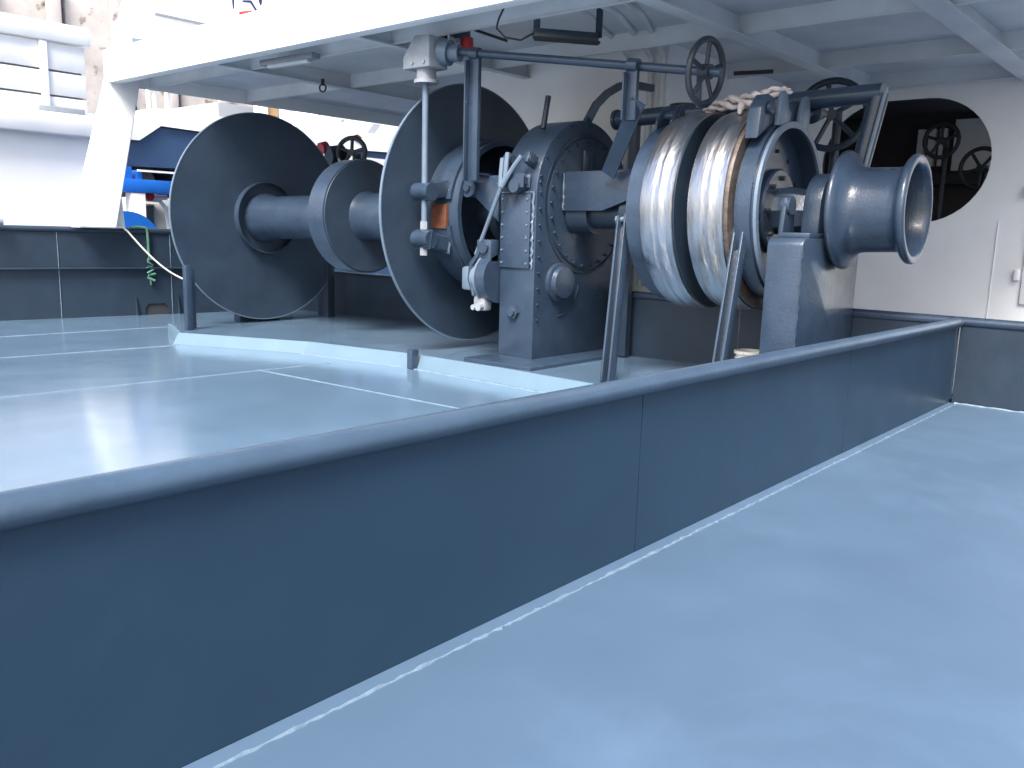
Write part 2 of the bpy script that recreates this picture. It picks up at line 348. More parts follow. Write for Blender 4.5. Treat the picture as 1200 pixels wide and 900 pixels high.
# main wall with stadium opening: y from 3.0 to 5.55, z 1.9..3.8
oy0, oy1, oz0, oz1 = 3.22, 5.75, 1.92, 3.80
rad = (oz1 - oz0) / 2; zc_ = (oz0 + oz1) / 2
def stadium(r, n=22):
    P = []
    for i in range(n + 1):
        a = -math.pi / 2 + math.pi * i / n; P.append((oy1 - rad + r * math.cos(a), zc_ + r * math.sin(a)))
    for i in range(n + 1):
        a = math.pi / 2 + math.pi * i / n; P.append((oy0 + rad + r * math.cos(a), zc_ + r * math.sin(a)))
    return P
inner = stadium(rad); Y1, Y2, Z1, Z2 = .6, 6.4, 0.0, ZC - .003
bm = BM()
for x in (14.5, 14.56):
    iv = [bm.verts.new((x, y, z)) for y, z in inner]
    ov = []
    for (y, z) in inner:  # project radially on the rectangle
        cy, cz = (oy0 + oy1) / 2, zc_; dy, dz = y - cy, z - cz
        k = min([((Y2 - cy) / dy) if dy > 1e-6 else 1e9, ((Y1 - cy) / dy) if dy < -1e-6 else 1e9, ((Z2 - cz) / dz) if dz > 1e-6 else 1e9, ((Z1 - cz) / dz) if dz < -1e-6 else 1e9])
        ov.append(bm.verts.new((x, cy + dy * k, cz + dz * k)))
    N_ = len(inner)
    for i in range(N_):
        j = (i + 1) % N_; bm.faces.new((iv[i], iv[j], ov[j], ov[i]))
        a, b = ov[i].co, ov[j].co
        if abs(a.y - b.y) > 1e-4 and abs(a.z - b.z) > 1e-4:   # corner fill
            cy_ = a.y if abs(a.y - Y1) < 1e-4 or abs(a.y - Y2) < 1e-4 else b.y
            cz_ = a.z if abs(a.z - Z1) < 1e-4 or abs(a.z - Z2) < 1e-4 else b.z
            bm.faces.new((ov[i], ov[j], bm.verts.new((x, cy_, cz_))))
obj('front_wall', bm, WHITE, t, smooth=0)
bm = BM(); P2 = stadium(rad + .0); 
for i in range(len(P2)):
    j = (i + 1) % len(P2)
    q = [(14.49, *P2[i]), (14.49, *P2[j]), (14.57, *P2[j]), (14.57, *P2[i])]
    bm.faces.new([bm.verts.new(p) for p in q])
bmesh.ops.remove_doubles(bm, verts=bm.verts, dist=1e-5); obj('opening_edge', bm, DARK, t)
bm = BM(); bead(bm, (14.49, 3.02, .5), (14.49, 3.02, 1.95), .008, .1); obj('wall_weld', bm, WHITE, t)
# door at right edge
bm = BM(); box(bm, (14.44, 1.4, .75), (14.495, 2.62, 2.75), .03); dr = obj('door', bm, WHITE, t)
for hz in (1.1, 2.3):
    bm = BM(); box(bm, (14.40, 2.64, hz), (14.50, 2.72, hz + .17), .02); obj('hinge', bm, WHITE, dr)
# interior room
bm = BM(); box(bm, (18.5, 1.0, 0), (18.56, 8, 4.1)); obj('room_back_wall', bm, INTB, t)
bm = BM(); box(bm, (14.6, 7.9, 0), (18.5, 7.96, 4.1)); obj('room_side_wall', bm, INT, t)
bm = BM(); box(bm, (14.57, .6, 4.1), (18.6, 8.1, 4.25)); obj('room_ceiling', bm, INT, t)
bm = BM(); box(bm, (14.57, .6, .6), (18.6, 8.0, .65)); obj('room_floor', bm, INT, t)
bm = BM(); box(bm, (18.3, 1.6, 3.0), (18.49, 4.75, 3.95)); obj('light_panel', bm, INTW, t)
for k in range(3):
    bm = BM(); box(bm, (18.32, 4.9 + k * .2, 3.1), (18.49, 5.02 + k * .2, 3.8)); obj('narrow_pane', bm, INTW, t)
bm = BM(); box(bm, (17.9, 1.6, 2.72), (18.3, 6.2, 2.92)); box(bm, (17.6, 2.0, 1.0), (18.2, 4.2, 2.1)); obj('cabinet', bm, BLACK, t)
bm = BM(); box(bm, (17.2, 3.2, 1.45), (17.58, 3.9, 2.0), .02); obj('instrument_box', bm, INTB, t)
bm = BM(); box(bm, (16.4, 4.4, 1.75), (16.8, 4.85, 1.95), .02); obj('green_box', bm, paint('dull_green', (.10, .14, .10), .6), t)
for (c, r, rot, lab) in [((15.6, 4.24, 3.28), .27, .3, 'upper black five spoke handwheel seen through the oval opening'), ((15.6, 3.60, 2.82), .31, .9, 'lower black handwheel near the right rim of the oval opening')]:
    h = thing('valve_handwheel', lab, 'handwheel', (c[0], c[1], .65), group='handwheels inside the deckhouse')
    handwheel(h, c, (-1, .1, .0), r, .035, 5, BLACK, rot)
    bm = BM(); cyl(bm, c, (c[0] + .3, c[1], c[2]), .03, n=10); cyl(bm, (c[0] + .3, c[1], .65), (c[0] + .3, c[1], c[2] + .06), .045, n=12); obj('spindle_post', bm, BLACK, h)
# conduits down the block corner
for i, (pts, lab) in enumerate([
    ([(7.2, 6.0, 4.08), (8.6, 6.4, 4.16), (10.1, 6.95, 4.14), (10.42, 6.97, 3.98), (10.42, 6.97, .9)], 'white conduit pipe nearest the plain wall, leftmost of the vertical pipes'),
    ([(7.2, 5.65, 4.08), (8.8, 6.1, 4.16), (10.1, 6.6, 4.14), (10.42, 6.63, 3.98), (10.42, 6.63, .9)], 'middle white conduit pipe running from the ceiling down the deckhouse corner'),
    ([(7.2, 5.35, 4.08), (8.9, 5.85, 4.16), (10.2, 6.4, 4.14), (10.46, 6.47, 3.98), (10.46, 6.47, .9)], 'white conduit pipe at the outer corner, rightmost of the vertical pipes')]):
    bm = BM(); tube(bm, pts, .042 if i else .03, 10); o = obj('conduit_pipe', bm, CEIL); o['label'] = lab; o['category'] = 'pipe'; o['group'] = 'white conduits beside the deckhouse wall'  # greyed white stands in for missing shadow against the wall
# ceiling fittings
t = thing('floodlight', 'dark bracket floodlight hanging under the canopy above the gearbox', 'lamp', (8.0, 6.2, 3.95))
bm = BM(); bar(bm, (7.75, 6.5, 3.80), (8.35, 6.05, 3.80), .12, .1, bev=.01); obj('lamp_housing', bm, MACH, t)
bm = BM(); bar(bm, (7.74, 6.47, 3.74), (8.34, 6.02, 3.74), .10, .03); obj('lamp_grille', bm, BLACK, t)
for q_ in [(8.36, 6.04), (7.78, 6.48)]:
    bm = BM(); bar(bm, (*q_, 3.8), (*q_, 4.21), .08, .02); obj('lamp_bracket', bm, MACH, t)
bm = BM(); tube(bm, [(7.75, 6.5, 3.8), (7.65, 6.6, 3.72), (7.52, 6.72, 3.74), (7.46, 6.8, 3.84), (7.5, 6.8, 3.95), (7.55, 6.75, 4.1)], .012, 6); obj('cable', bm, BLACK, t)
t = thing('tube_lamp', 'pale tube lamp fixed under the outboard part of the canopy', 'lamp', (7.45, 11, 3.95))
bm = BM(); bar(bm, (7.50, 11.45, 3.93), (7.56, 10.25, 3.93), .16, .08, bev=.02); obj('lamp_housing', bm, GREYM, t)
bm = BM(); bar(bm, (7.50, 11.3, 3.87), (7.56, 10.4, 3.87), .10, .05, bev=.015); obj('lamp_cover', bm, CEIL, t)
t = thing('alarm_beacon', 'small red alarm beacon with dark bracket under the canopy edge', 'beacon', (7.95, 7.9, 3.9))
bm = BM(); cyl(bm, (8.0, 7.9, 3.93), (8.0, 7.9, 4.12), .13, n=16); obj('beacon_base', bm, MACH, t)
bm = BM(); lathe(bm, [(0, 0), (0, .08), (.12, .085), (.2, .05), (.22, 0)], (8.02, 7.8, 3.95), (0, 0, -1), 16, False); obj('red_lens', bm, RED, t)
bm = BM(); bar(bm, (7.85, 8.05, 3.82), (7.85, 8.05, 4.2), .1, .06); obj('dark_bracket', bm, BLACK, t)
bm = BM(); bar(bm, (8.05, 7.7, 4.04), (8.35, 7.42, 3.93), .03, .03); obj('cable_arm', bm, BLACK, t)
t = thing('white_bell', 'pale bell shaped horn beside the red alarm beacon', 'horn', (7.9, 7.95, 3.95))
bm = BM(); lathe(bm, [(0, .02), (.05, .05), (.14, .085), (.142, .07), (.02, .0)], (7.88, 7.92, 3.95), (-.3, -.3, -1), 16); obj('horn_bell', bm, WHITE, t)
t = thing('ceiling_hook', 'dark shackle hanging from the canopy girder left of the big drum disc', 'hook', (8.97, 12, 3.95))
bm = BM(); tube(bm, ring_pts((8.97, 12, 3.84), (1, .4, 0), .06, 16), .014, 6, True); cyl(bm, (8.97, 12, 3.88), (8.97, 12, 3.98), .03, n=8); obj('shackle', bm, BLACK, t)
t = thing('ceiling_bracket', 'small dark clip bracket on the canopy underside above the rag covered drum', 'bracket', (11.9, 5.8, 3.95))
bm = BM(); bar(bm, (11.6, 6.0, 3.90), (11.9, 5.55, 3.93), .05, .05); obj('clip', bm, BLACK, t)
# ================================================================ TRAWL WINCH
def ax(y): return V((8.898 - .03 * y, y, 1.966 - .019 * y))
AD = V((-.03, 1, -.019)).normalized()
W = thing('trawl_winch', 'large dark blue net and trawl winch with big discs, gearbox and bright steel drums', 'winch', (8.7, 6.5, .03))
def disc(name, y, r, th, mat, rin=0, n=96, bev=.006, parent=W):
    bm = BM(); prof = [(0, rin), (0, r - bev), (bev, r), (th - bev, r), (th, r - bev), (th, rin)]
    lathe(bm, prof, ax(y), AD, n); return obj(name, bm, mat, parent)
def spool(name, prof, mat, n=96, parent=W, smooth=35):
    """prof = (y, r) closed"""
    bm = BM(); y0 = prof[0][0]; lathe(bm, [((y - y0), r) for y, r in prof], ax(y0), AD, n); return obj(name, bm, mat, parent, smooth)
def boltring(y, R0, nb, r=.025, h=.03, mat=DARK, parent=W, name='bolt_ring', ph=0, c=None, side=-1):
    bm = BM(); a, b, d = frame(AD); c = ax(y) if c is None else V(c)
    for i in range(nb):
        t_ = ph + 2 * math.pi * i / nb; p = c + (a * math.cos(t_) + b * math.sin(t_)) * R0
        cyl(bm, p, p + AD * h * side, r, n=6)
    return obj(name, bm, mat, parent, kind='stuff')
disc('drum_disc', 13.05, 1.735, .025, DISC, n=128)
spool('disc_rim_edge', [(13.045, 1.727), (13.045, 1.742), (13.08, 1.742), (13.08, 1.727)], MACHL, 128)
disc('drum_disc', 8.215, 1.707, .025, DISC, n=128)
spool('disc_rim_edge', [(8.21, 1.699), (8.21, 1.714), (8.245, 1.714), (8.245, 1.699)], MACHL, 128)
spool('hub_collar', [(12.93, .585), (12.93, .60), (13.05, .60), (13.05, .585)], MACH)
for k in (3,):
    a, b, d = frame(AD); u = a * math.cos(k * 1.047 + .6) + b * math.sin(k * 1.047 + .6); v_ = AD.cross(u)
    bm = BM(); p = ax(12.88); prism(bm, [p + u * .34, p + u * .58, ax(13.05) + u * .58, ax(13.05) + u * .34], v_ * .015); obj('hub_rib', bm, MACH, W)
spool('drum_core', [(13.04, 0.001), (13.04, .42), (12.9, .40), (12.7, .355), (10.75, .345), (10.75, .001)], MACH)
spool('divider_disc', [(10.40, .001), (10.40, .84), (10.405, .855), (10.745, .855), (10.75, .84), (10.75, .001)], MACH)
disc('divider_face', 10.388, .835, .012, DISC)
spool('drum_core', [(10.385, .001), (10.385, .38), (10.3, .35), (8.5, .35), (8.24, .42), (8.24, .001)], MACH)
# brake drum of the net drum: open hollow ring
spool('brake_drum', [(7.66, .90), (7.66, .935), (7.68, .94), (8.21, .94), (8.21, .001), (8.18, .001), (8.18, .90)], DISC)
spool('brake_flange', [(7.64, .885), (7.64, .955), (7.68, .955), (7.68, .885)], MACH)
# brake band: open ring sector with lugs at the camera side
bm = BM(); a, b, d = frame(AD)
def angpt(y, r, th): return ax(y) + (V((-1, -.03, 0)).normalized() * math.cos(th) + V((0, 0, 1)) * math.sin(th)) * r
prev = None; nseg = 80; th0, th1 = .17, 2 * math.pi - .17
for i in range(nseg + 1):
    th = th0 + (th1 - th0) * i / nseg
    q = [bm.verts.new(angpt(7.76, .945, th)), bm.verts.new(angpt(7.76, .985, th)), bm.verts.new(angpt(8.08, .985, th)), bm.verts.new(angpt(8.08, .945, th))]
    if prev:
        for k in range(4): bm.faces.new((prev[k], prev[(k + 1) % 4], q[(k + 1) % 4], q[k]))
    else: bm.faces.new(q)
    prev = q
bm.faces.new(prev[::-1]); band = obj('brake_band', bm, MACH, W)
for zc in (2.06, 1.48):
    bm = BM(); bar(bm, (7.42, 7.92, zc), (7.76, 7.92, zc + (.06 if zc > 1.8 else -.06)), .26, .2, bev=.02); cyl(bm, (7.44, 7.78, zc), (7.44, 8.06, zc), .11, n=20); obj('band_lug', bm, MACH, band)
bm = BM(); box(bm, (7.68, 7.78, 1.62), (7.72, 8.04, 1.92)); obj('lining_gap', bm, RUST, band)
bm = BM(); cyl(bm, (7.44, 7.92, 1.30), (7.44, 7.92, 3.42), .038, n=14); obj('brake_screw', bm, MACHL, W)
for nz in (1.60, 1.28):
    bm = BM(); cyl(bm, (7.44, 7.92, nz), (7.44, 7.92, nz + .1), .05, n=6); obj('screw_nut', bm, GREYM, W)
# bevel gearcase on top of the screw
bm = BM(); prism(bm, [(7.30, 8.18, 3.50), (7.30, 7.72, 3.50), (7.30, 7.72, 3.86), (7.30, 7.98, 3.88), (7.30, 8.18, 3.64)], (.32, 0, 0), .02); gc = obj('bevel_gearcase', bm, GREYM, W)
bm = BM(); cyl(bm, (7.46, 7.93, 3.38), (7.46, 7.93, 3.50), .12, n=20); cyl(bm, (7.46, 7.93, 3.34), (7.46, 7.93, 3.38), .15, n=20); obj('gearcase_flange', bm, GREYM, gc)
bm = BM(); cyl(bm, (7.52, 7.74, 3.70), (7.56, 7.62, 3.68), .15, n=20); cyl(bm, (7.56, 7.62, 3.68), (7.6, 7.5, 3.67), .1, n=20); obj('gearcase_flange', bm, MACHL, gc)
bm = BM(); boltA = [(7.28, 8.0, 3.56), (7.28, 7.8, 3.56)]
for p in boltA: cyl(bm, p, (p[0] + .03, p[1], p[2]), .02, n=6)
obj('gearcase_bolt', bm, GREYM, gc, kind='stuff')
# long control shaft with handwheel
SA, SB = V((7.573, 7.60, 3.695)), V((8.0, 4.446, 3.232))
SD = (SB - SA).normalized()
bm = BM(); cyl(bm, SA, SB + SD * .16, .045, n=16); obj('control_shaft', bm, MACH, W)
handwheel(W, SB + SD * .0, (-.06, -1, -.12), .305, .032, 5, RUBW, .35, .075)
for (tx, ty, tz, fz, wd) in [(7.62, 7.27, 3.64, 2.25, .16), (7.85, 5.21, 3.345, 2.85, .13)]:
    bm = BM(); box(bm, (tx - .03, ty - wd / 2, fz - .06), (tx + .03, ty + wd / 2, tz - .05), .008); box(bm, (tx - .1, ty + wd / 2 - .02, fz - .06), (tx - .031, ty + wd / 2, tz - .07), .004)
    obj('shaft_post', bm, MACH, W)
    p = V((tx, ty, tz)); bm = BM(); cyl(bm, p - SD * .06, p + SD * .06, .072, n=18); obj('shaft_bearing', bm, MACH, W)
# post below the hand wheel
bm = BM(); cyl(bm, (8.42, 4.74, 2.95), (8.40, 4.74, 3.28), .03, n=10); obj('wheel_stay', bm, MACH, W)
# bracket plates each side of the gearbox
bm = BM(); prism(bm, [(7.9, 7.10, 2.27), (7.9, 7.66, 2.27), (7.9, 7.66, 2.14), (7.9, 7.10, 1.72)], (.03, 0, 0), .006)
cyl(bm, (7.83, 7.56, 2.13), (7.98, 7.56, 2.13), .12, n=24); cyl(bm, (7.80, 7.56, 2.13), (7.83, 7.56, 2.13), .05, n=12); obj('bracket_plate', bm, MACH, W)
bm = BM(); prism(bm, [(7.68, 7.25, 2.27), (7.68, 7.45, 2.27), (7.9, 7.45, 2.27), (7.9, 7.25, 2.27)], (0, 0, .02)); obj('post_foot', bm, MACH, W)
bm = BM(); prism(bm, [(8.42, 6.50, 2.325), (8.42, 5.42, 2.345), (8.42, 5.42, 2.05), (8.42, 5.93, 1.875), (8.42, 6.50, 1.872)], (.03, 0, 0), .006)
obj('bracket_plate', bm, MACH, W)
bm = BM(); box(bm, (8.451, 5.42, 2.315), (9.2, 6.5, 2.34), .005); obj('bracket_top', bm, MACH, W)
bm = BM(); bead(bm, (8.41, 6.50, 2.32), (8.41, 6.50, 1.88), .012, .035, .5); obj('bracket_weld', bm, MACHL, W)
# gearbox housing: arch shaped box
gx, gz, gr, gy0, gy1 = 8.915, 2.03, .955, 6.55, 7.10
P = [(gx + gr, .07), (gx + gr, gz)]
for i in range(1, 40): P.append((gx + gr * math.cos(math.pi * i / 40), gz + gr * math.sin(math.pi * i / 40)))
P += [(gx - gr, gz), (gx - gr, .07)]
bm = BM(); prism(bm, [(x, gy0, z) for x, z in P], (0, gy1 - gy0, 0), .015); gb = obj('gearbox_housing', bm, MACH, W)
bm = BM(); box(bm, (7.45, 6.14, .02), (9.9, 7.2, .075), .006); obj('base_plate', bm, MACH, W)
# flange rim on the side face, cover disc, ring groove
gc2 = V((8.97, gy0, 1.96))
bm = BM(); lathe(bm, [(0, 0), (0, .80), (-.018, .80), (-.022, .79), (-.022, 0)], gc2, (0, 1, 0), 80, False); gcv = obj('gear_cover', bm, MACH, gb)
bm = BM(); lathe(bm, [(-.003, .83), (-.003, .865), (-.012, .865), (-.012, .83)], gc2, (0, 1, 0), 80); obj('cover_ring', bm, DARK, gb)
bm = BM()
for i in range(26):
    t_ = 2 * math.pi * i / 26; p = gc2 + V((math.cos(t_) * .765, -.02, math.sin(t_) * .765)); cyl(bm, p, p + V((0, -.03, 0)), .02, n=6)
obj('bolt_ring', bm, DARK, gcv, kind='stuff')
bm = BM()
for i in range(10):
    z = .55 + i * .19; cyl(bm, (8.03, gy0 - .02, z), (8.03, gy0, z), .016, n=6)
for i in range(9):
    t_ = math.pi * (i + .5) / 9; p = V((gx + .91 * math.cos(t_), gy0, gz + .91 * math.sin(t_))); cyl(bm, p, p - V((0, .02, 0)), .016, n=6)
obj('bolt_row', bm, DARK, gb, kind='stuff')
bm = BM(); box(bm, (8.80, gy0 - .06, 2.36), (8.98, gy0 - .023, 2.62), .01); obj('name_plate_block', bm, MACH, gb)
bm = BM(); tube(bm, [(9.0, gy0 - .05, 2.33), (9.25, gy0 - .05, 2.42), (9.34, gy0 - .05, 2.6), (9.36, gy0 - .03, 2.7)], .01, 6); obj('oil_pipe', bm, BLACK, gb)
bm = BM(); lathe(bm, [(0, .24), (-.05, .24), (-.06, .20), (-.12, .19), (-.13, .1), (-.13, 0)], (8.42, gy0, 1.0), (0, 1, 0), 32, False); bs = obj('bearing_boss', bm, MACHL if False else MACH, gb)
bm = BM(); tube(bm, [(8.42 + .42 * math.cos(a_), gy0 - .01, 1.0 + .42 * math.sin(a_)) for a_ in [-.1 - i * .12 for i in range(13)]], .008, 6); obj('cover_edge', bm, MACH, gb)
# access cover with welded frame on the front face
xf = gx - gr
bm = BM(); box(bm, (xf - .03, 6.62, 1.17), (xf, 7.09, 2.05), .008); ac = obj('access_cover', bm, MACH, gb)
bm = BM(); bead(bm, (xf - .015, 6.585, 1.17), (xf - .015, 6.585, 2.08), .014, .03, .6); bead(bm, (xf - .02, 6.6, 2.07), (xf - .02, 7.08, 2.07), .008, .03, .6); obj('cover_weld', bm, MACHL, ac)
bm = BM()
for i in range(6):
    for y in (6.66, 7.05): z = 1.23 + i * .152; cyl(bm, (xf - .045, y, z), (xf - .03, y, z), .013, n=6)
obj('cover_bolt', bm, MACHL, ac, kind='stuff')
bm = BM(); cyl(bm, (xf - .05, 6.85, .63), (xf, 6.85, .63), .085, n=6); cyl(bm, (xf - .08, 6.85, .63), (xf - .05, 6.85, .63), .05, n=16); obj('drain_plug', bm, MACH, gb)
# yoke on the shoulder with hanging fork rod
def shoulder(y, z): # point on arch surface
    return V((gx - math.sqrt(max(0, gr * gr - (z - gz) ** 2)), y, z)) if z > gz else V((gx - gr, y, z))
for y in (6.66, 6.98):
    bm = BM()
    p = shoulder(y, 2.42); bar(bm, p + V((.03, 0, -.02)), p + V((-.16, 0, .06)), .07, .14, bev=.015)
    q = p + V((-.1, 0, .04)); cyl(bm, q - V((0, .06, 0)), q + V((0, .06, 0)), .055, n=14); obj('yoke_lug', bm, MACH, gb)
bm = BM(); bar(bm, (7.88, 6.66, 2.2), (7.88, 7.0, 2.2), .12, .12, bev=.02); cyl(bm, (7.80, 6.78, 2.14), (7.96, 6.78, 2.14), .08, n=14); obj('yoke_block', bm, MACH, gb)
bm = BM(); tube(bm, [(7.84, 6.70, 2.48), (7.80, 6.78, 2.36), (7.78, 6.86, 2.24), (7.76, 6.93, 2.12)], .03, 8); tube(bm, [(7.84, 6.92, 2.52), (7.80, 6.90, 2.38), (7.78, 6.89, 2.24), (7.76, 6.93, 2.12)], .03, 8); tube(bm, [(7.84, 7.00, 2.46), (7.80, 6.98, 2.30), (7.76, 6.95, 2.12)], .028, 8)
cyl(bm, (7.76, 6.93, 2.14), (7.84, 7.40, 1.31), .026, n=10); obj('fork_rod', bm, MACHL, W)
# clutch motor on the left flank
bm = BM(); cyl(bm, (7.98, 7.12, 1.02), (7.98, 7.26, 1.02), .30, n=28); hm = obj('hydraulic_motor', bm, MACH, W)
bm = BM(); lathe(bm, [(0, .26), (0, .31), (.03, .31), (.03, .26)], (7.98, 7.27, 1.02), (0, 1, 0), 32); obj('motor_ring', bm, MACHL, hm)
bm = BM(); cyl(bm, (7.9, 7.26, 1.02), (7.9, 7.42, 1.02), .16, n=18); box(bm, (7.78, 7.40, .86), (8.0, 7.60, 1.16), .04); obj('motor_body', bm, MACHL, hm)
bm = BM(); box(bm, (7.80, 7.12, 1.22), (7.96, 7.36, 1.5), .02); cyl(bm, (7.76, 7.22, 1.4), (7.8, 7.22, 1.4), .07, n=12); obj('valve_block', bm, MACH, hm)
bm = BM(); box(bm, (7.80, 7.2, .62), (7.94, 7.40, .82), .03); cyl(bm, (7.74, 7.26, .67), (7.8, 7.26, .67), .05, n=8); cyl(bm, (7.74, 7.35, .66), (7.8, 7.35, .66), .035, n=8); obj('port_fitting', bm, GREYM, hm)
bm = BM(); tube(bm, [(7.82, 7.24, 1.5), (7.8, 7.34, 1.3), (7.8, 7.44, 1.2), (7.8, 7.46, 1.0), (7.8, 7.38, .8)], .03, 8); obj('motor_pipe', bm, MACH, hm)
# hub stack between the brake drum and the gearbox
spool('hub_stack', [(7.10, .001), (7.10, .34), (7.28, .34), (7.28, .27), (7.5, .27), (7.5, .40), (7.62, .40), (7.62, .22), (8.18, .22), (8.18, .001)], DISC, 48)
boltring(7.5, .33, 10, .035, .05, MACH)
spool('hub_plate', [(7.98, .22), (7.98, .58), (8.18, .60), (8.18, .22)], DISC, 48); boltring(7.98, .5, 12, .03, .04, MACH)
# shaft to the right of the gearbox
spool('main_shaft', [(2.7, .001), (2.7, .13), (6.55, .13), (6.55, .001)], RUSTY, 32)
spool('shaft_coupling', [(5.6, .13), (5.6, .28), (5.72, .28), (5.72, .18), (6.2, .18), (6.2, .25), (6.5, .25), (6.5, .13)], DARK, 40)
boltring(5.6, .22, 8, .04, .05, MACH)
# cable drum group
spool('brake_flange', [(4.985, .5), (4.985, .955), (5.0, .975), (5.19, .975), (5.2, .96), (5.2, .2), (5.15, .2), (5.15, .5)], MACH)
def rimprof(y0, y1, R0, depth=.03, n=14):
    P = [(y0, .55)]
    P.append((y0, R0 * .985))
    for i in range(n + 1):
        u = i / n; y = y0 + .012 + (y1 - y0 - .024) * u
        r = R0 + .012 * math.sin(u * math.pi) - depth * .35 * max(0, math.sin(u * math.pi * 2.5)) ** 2 - (.012 if .45 < u < .55 else 0)
        P.append((y, r))
    P += [(y1, R0 * .985), (y1, .55)]
    return P
spool('steel_drum', rimprof(4.60, 4.983, 1.055), STEEL, 128, smooth=50)
disc('drum_cheek', 4.585, 1.045, .013, DARK, .4)
disc('drum_spacer', 4.445, .62, .139, DISC, .13)
spool('steel_drum', rimprof(4.05, 4.443, 1.04), STEEL, 128, smooth=50)
spool('drum_cheek', [(4.01, .4), (4.01, 1.02), (4.03, 1.03), (4.049, 1.03), (4.049, .4)], RUSTY)
spool('cable_brake_drum', [(3.79, .84), (3.79, .885), (4.008, .885), (4.008, .001), (3.97, .001), (3.97, .84)], MACH)
spool('brake_rim', [(3.77, .838), (3.77, .90), (3.80, .905), (3.80, .838)], MACHL)
spool('band_ring', [(3.83, .886), (3.83, .915), (3.99, .915), (3.99, .886)], MACH)
boltring(3.97, .62, 12, .022, .025, BLACK)
spool('hub_plate', [(3.90, .12), (3.90, .42), (3.92, .44), (3.97, .44), (3.97, .12)], MACH, 48); boltring(3.90, .34, 8, .028, .035, BLACK)
spool('shaft_nut', [(3.55, .131), (3.55, .2), (3.72, .24), (3.90, .24), (3.90, .131)], MACH, 8, smooth=20)
spool('shaft_ring', [(3.30, .131), (3.30, .22), (3.34, .25), (3.44, .25), (3.44, .131)], RUSTY, 40)
# lugs on top of the cable brake
def lug(p, ang, nm='band_lug', mat=MACHL):
    p = V(p); bm = BM(); pts = []
    for x, z in [(-.13, 0), (.12, 0), (.13, .12), (.09, .28), (.03, .33), (-.03, .31), (-.09, .2)]:
        pts.append(p + V((x * math.cos(ang) - z * math.sin(ang), 0, x * math.sin(ang) + z * math.cos(ang))))
    prism(bm, pts, (0, .05, 0), .008); return obj(nm, bm, mat, W)
for xx, zz, an in [(8.47, 2.73, .12), (8.97, 2.75, -.05)]: lug((xx, 3.79, zz), an)
bm = BM(); prism(bm, [(8.0, 3.98, 2.56), (8.34, 3.98, 2.74), (8.34, 3.98, 2.98), (8.18, 3.98, 3.0), (8.04, 3.98, 2.86)], (0, -.14, 0), .015); cyl(bm, (8.2, 3.83, 2.87), (8.2, 3.80, 2.87), .06, n=14); obj('band_lug', bm, MACH, W)
bm = BM(); box(bm, (8.5, 3.85, 2.75), (8.95, 3.99, 3.0), .02); obj('lug_bridge', bm, MACH, W)
# lug on the left flange
for y in (4.99, 5.17):
    bm = BM(); prism(bm, [(8.28, y, 2.68), (8.56, y, 2.78), (8.60, y, 2.93), (8.52, y, 3.02), (8.42, y, 2.97), (8.32, y, 2.84)], (0, .03, 0), .006); obj('band_lug', bm, MACH, W)
bm = BM(); cyl(bm, (8.48, 4.97, 2.90), (8.48, 5.22, 2.90), .05, n=14); obj('lug_pin', bm, MACH, W)
# braces: channel bars leaning against the drum frames
for (tp, ft, lab) in [((8.0, 5.33, 1.80), (7.46, 5.08, .05), None), ((8.0, 3.93, 1.78), (7.46, 3.82, .07), None)]:
    tp, ft = V(tp), V(ft); br = BM(); d = (tp - ft).normalized(); s = V((0, 1, 0)); s = (s - d * s.dot(d)).normalized(); f_ = d.cross(s)
    if f_.x > 0: f_ = -f_
    for k in (-1, 1): 
        o_ = s * k * .045; bar(br, ft + o_, tp + o_, .13, .022, up=s, bev=.003)
    bar(br, ft - f_ * .06, tp - f_ * .06, .02, .1, up=s)
    b_ = obj('brace', br, MACH, W)
    bm = BM(); q = tp - d * .03; cyl(bm, q - s * .16, q + s * .1, .03, n=8); cyl(bm, q - s * .1, q - s * .06, .05, n=6); cyl(bm, q + s * .06, q + s * .09, .05, n=6); obj('brace_bolt', bm, MACHL, b_)
    bm = BM(); bar(bm, q + V((.02, 0, .03)), q + V((.35, 0, .1)), .05, .08, bev=.01); obj('brace_eye', bm, MACH, b_)
# bearing pedestal (box stand) with bearing
px0, px1, py0, py1, pzt = 7.92, 9.43, 3.26, 3.62, 1.62
bm = BM(); prism(bm, [(px0, py0, .05), (px1, py0, .05), (px1, py0, pzt), (px0 + .05, py0, pzt), (px0, py0, pzt - .06)], (0, py1 - py0, 0), .02); obj('bearing_pedestal', bm, DARK if False else MACH, W)
bm = BM(); bead(bm, (px0 + .0, py0 - .0, .1), (px0 + .0, py0 - .0, pzt - .05), .010, .04, .6); obj('pedestal_weld', bm, MACH, W)
bm = BM(); box(bm, (8.1, 3.28, pzt), (9.3, 3.6, pzt + .05), .008); obj('bearing_base', bm, MACH, W)
bm = BM(); P = [(8.45, 1.67), (8.45, 1.8)] + [(8.80 + .34 * math.cos(math.pi - math.pi * i / 16), 1.93 + .34 * math.sin(math.pi * i / 16)) for i in range(17)] + [(9.15, 1.8), (9.15, 1.67)]
prism(bm, [(x, 3.34, z) for x, z in P], (0, .18, 0), .015); obj('bearing_housing', bm, MACH, W)
bm = BM(); prism(bm, [(8.12, 3.56, 1.67), (8.4, 3.56, 1.67), (8.34, 3.56, 2.02), (8.16, 3.56, 2.0)], (0, .05, 0), .008); cyl(bm, (8.24, 3.53, 1.93), (8.24, 3.62, 1.93), .09, n=16); obj('pawl_bracket', bm, MACH, W)
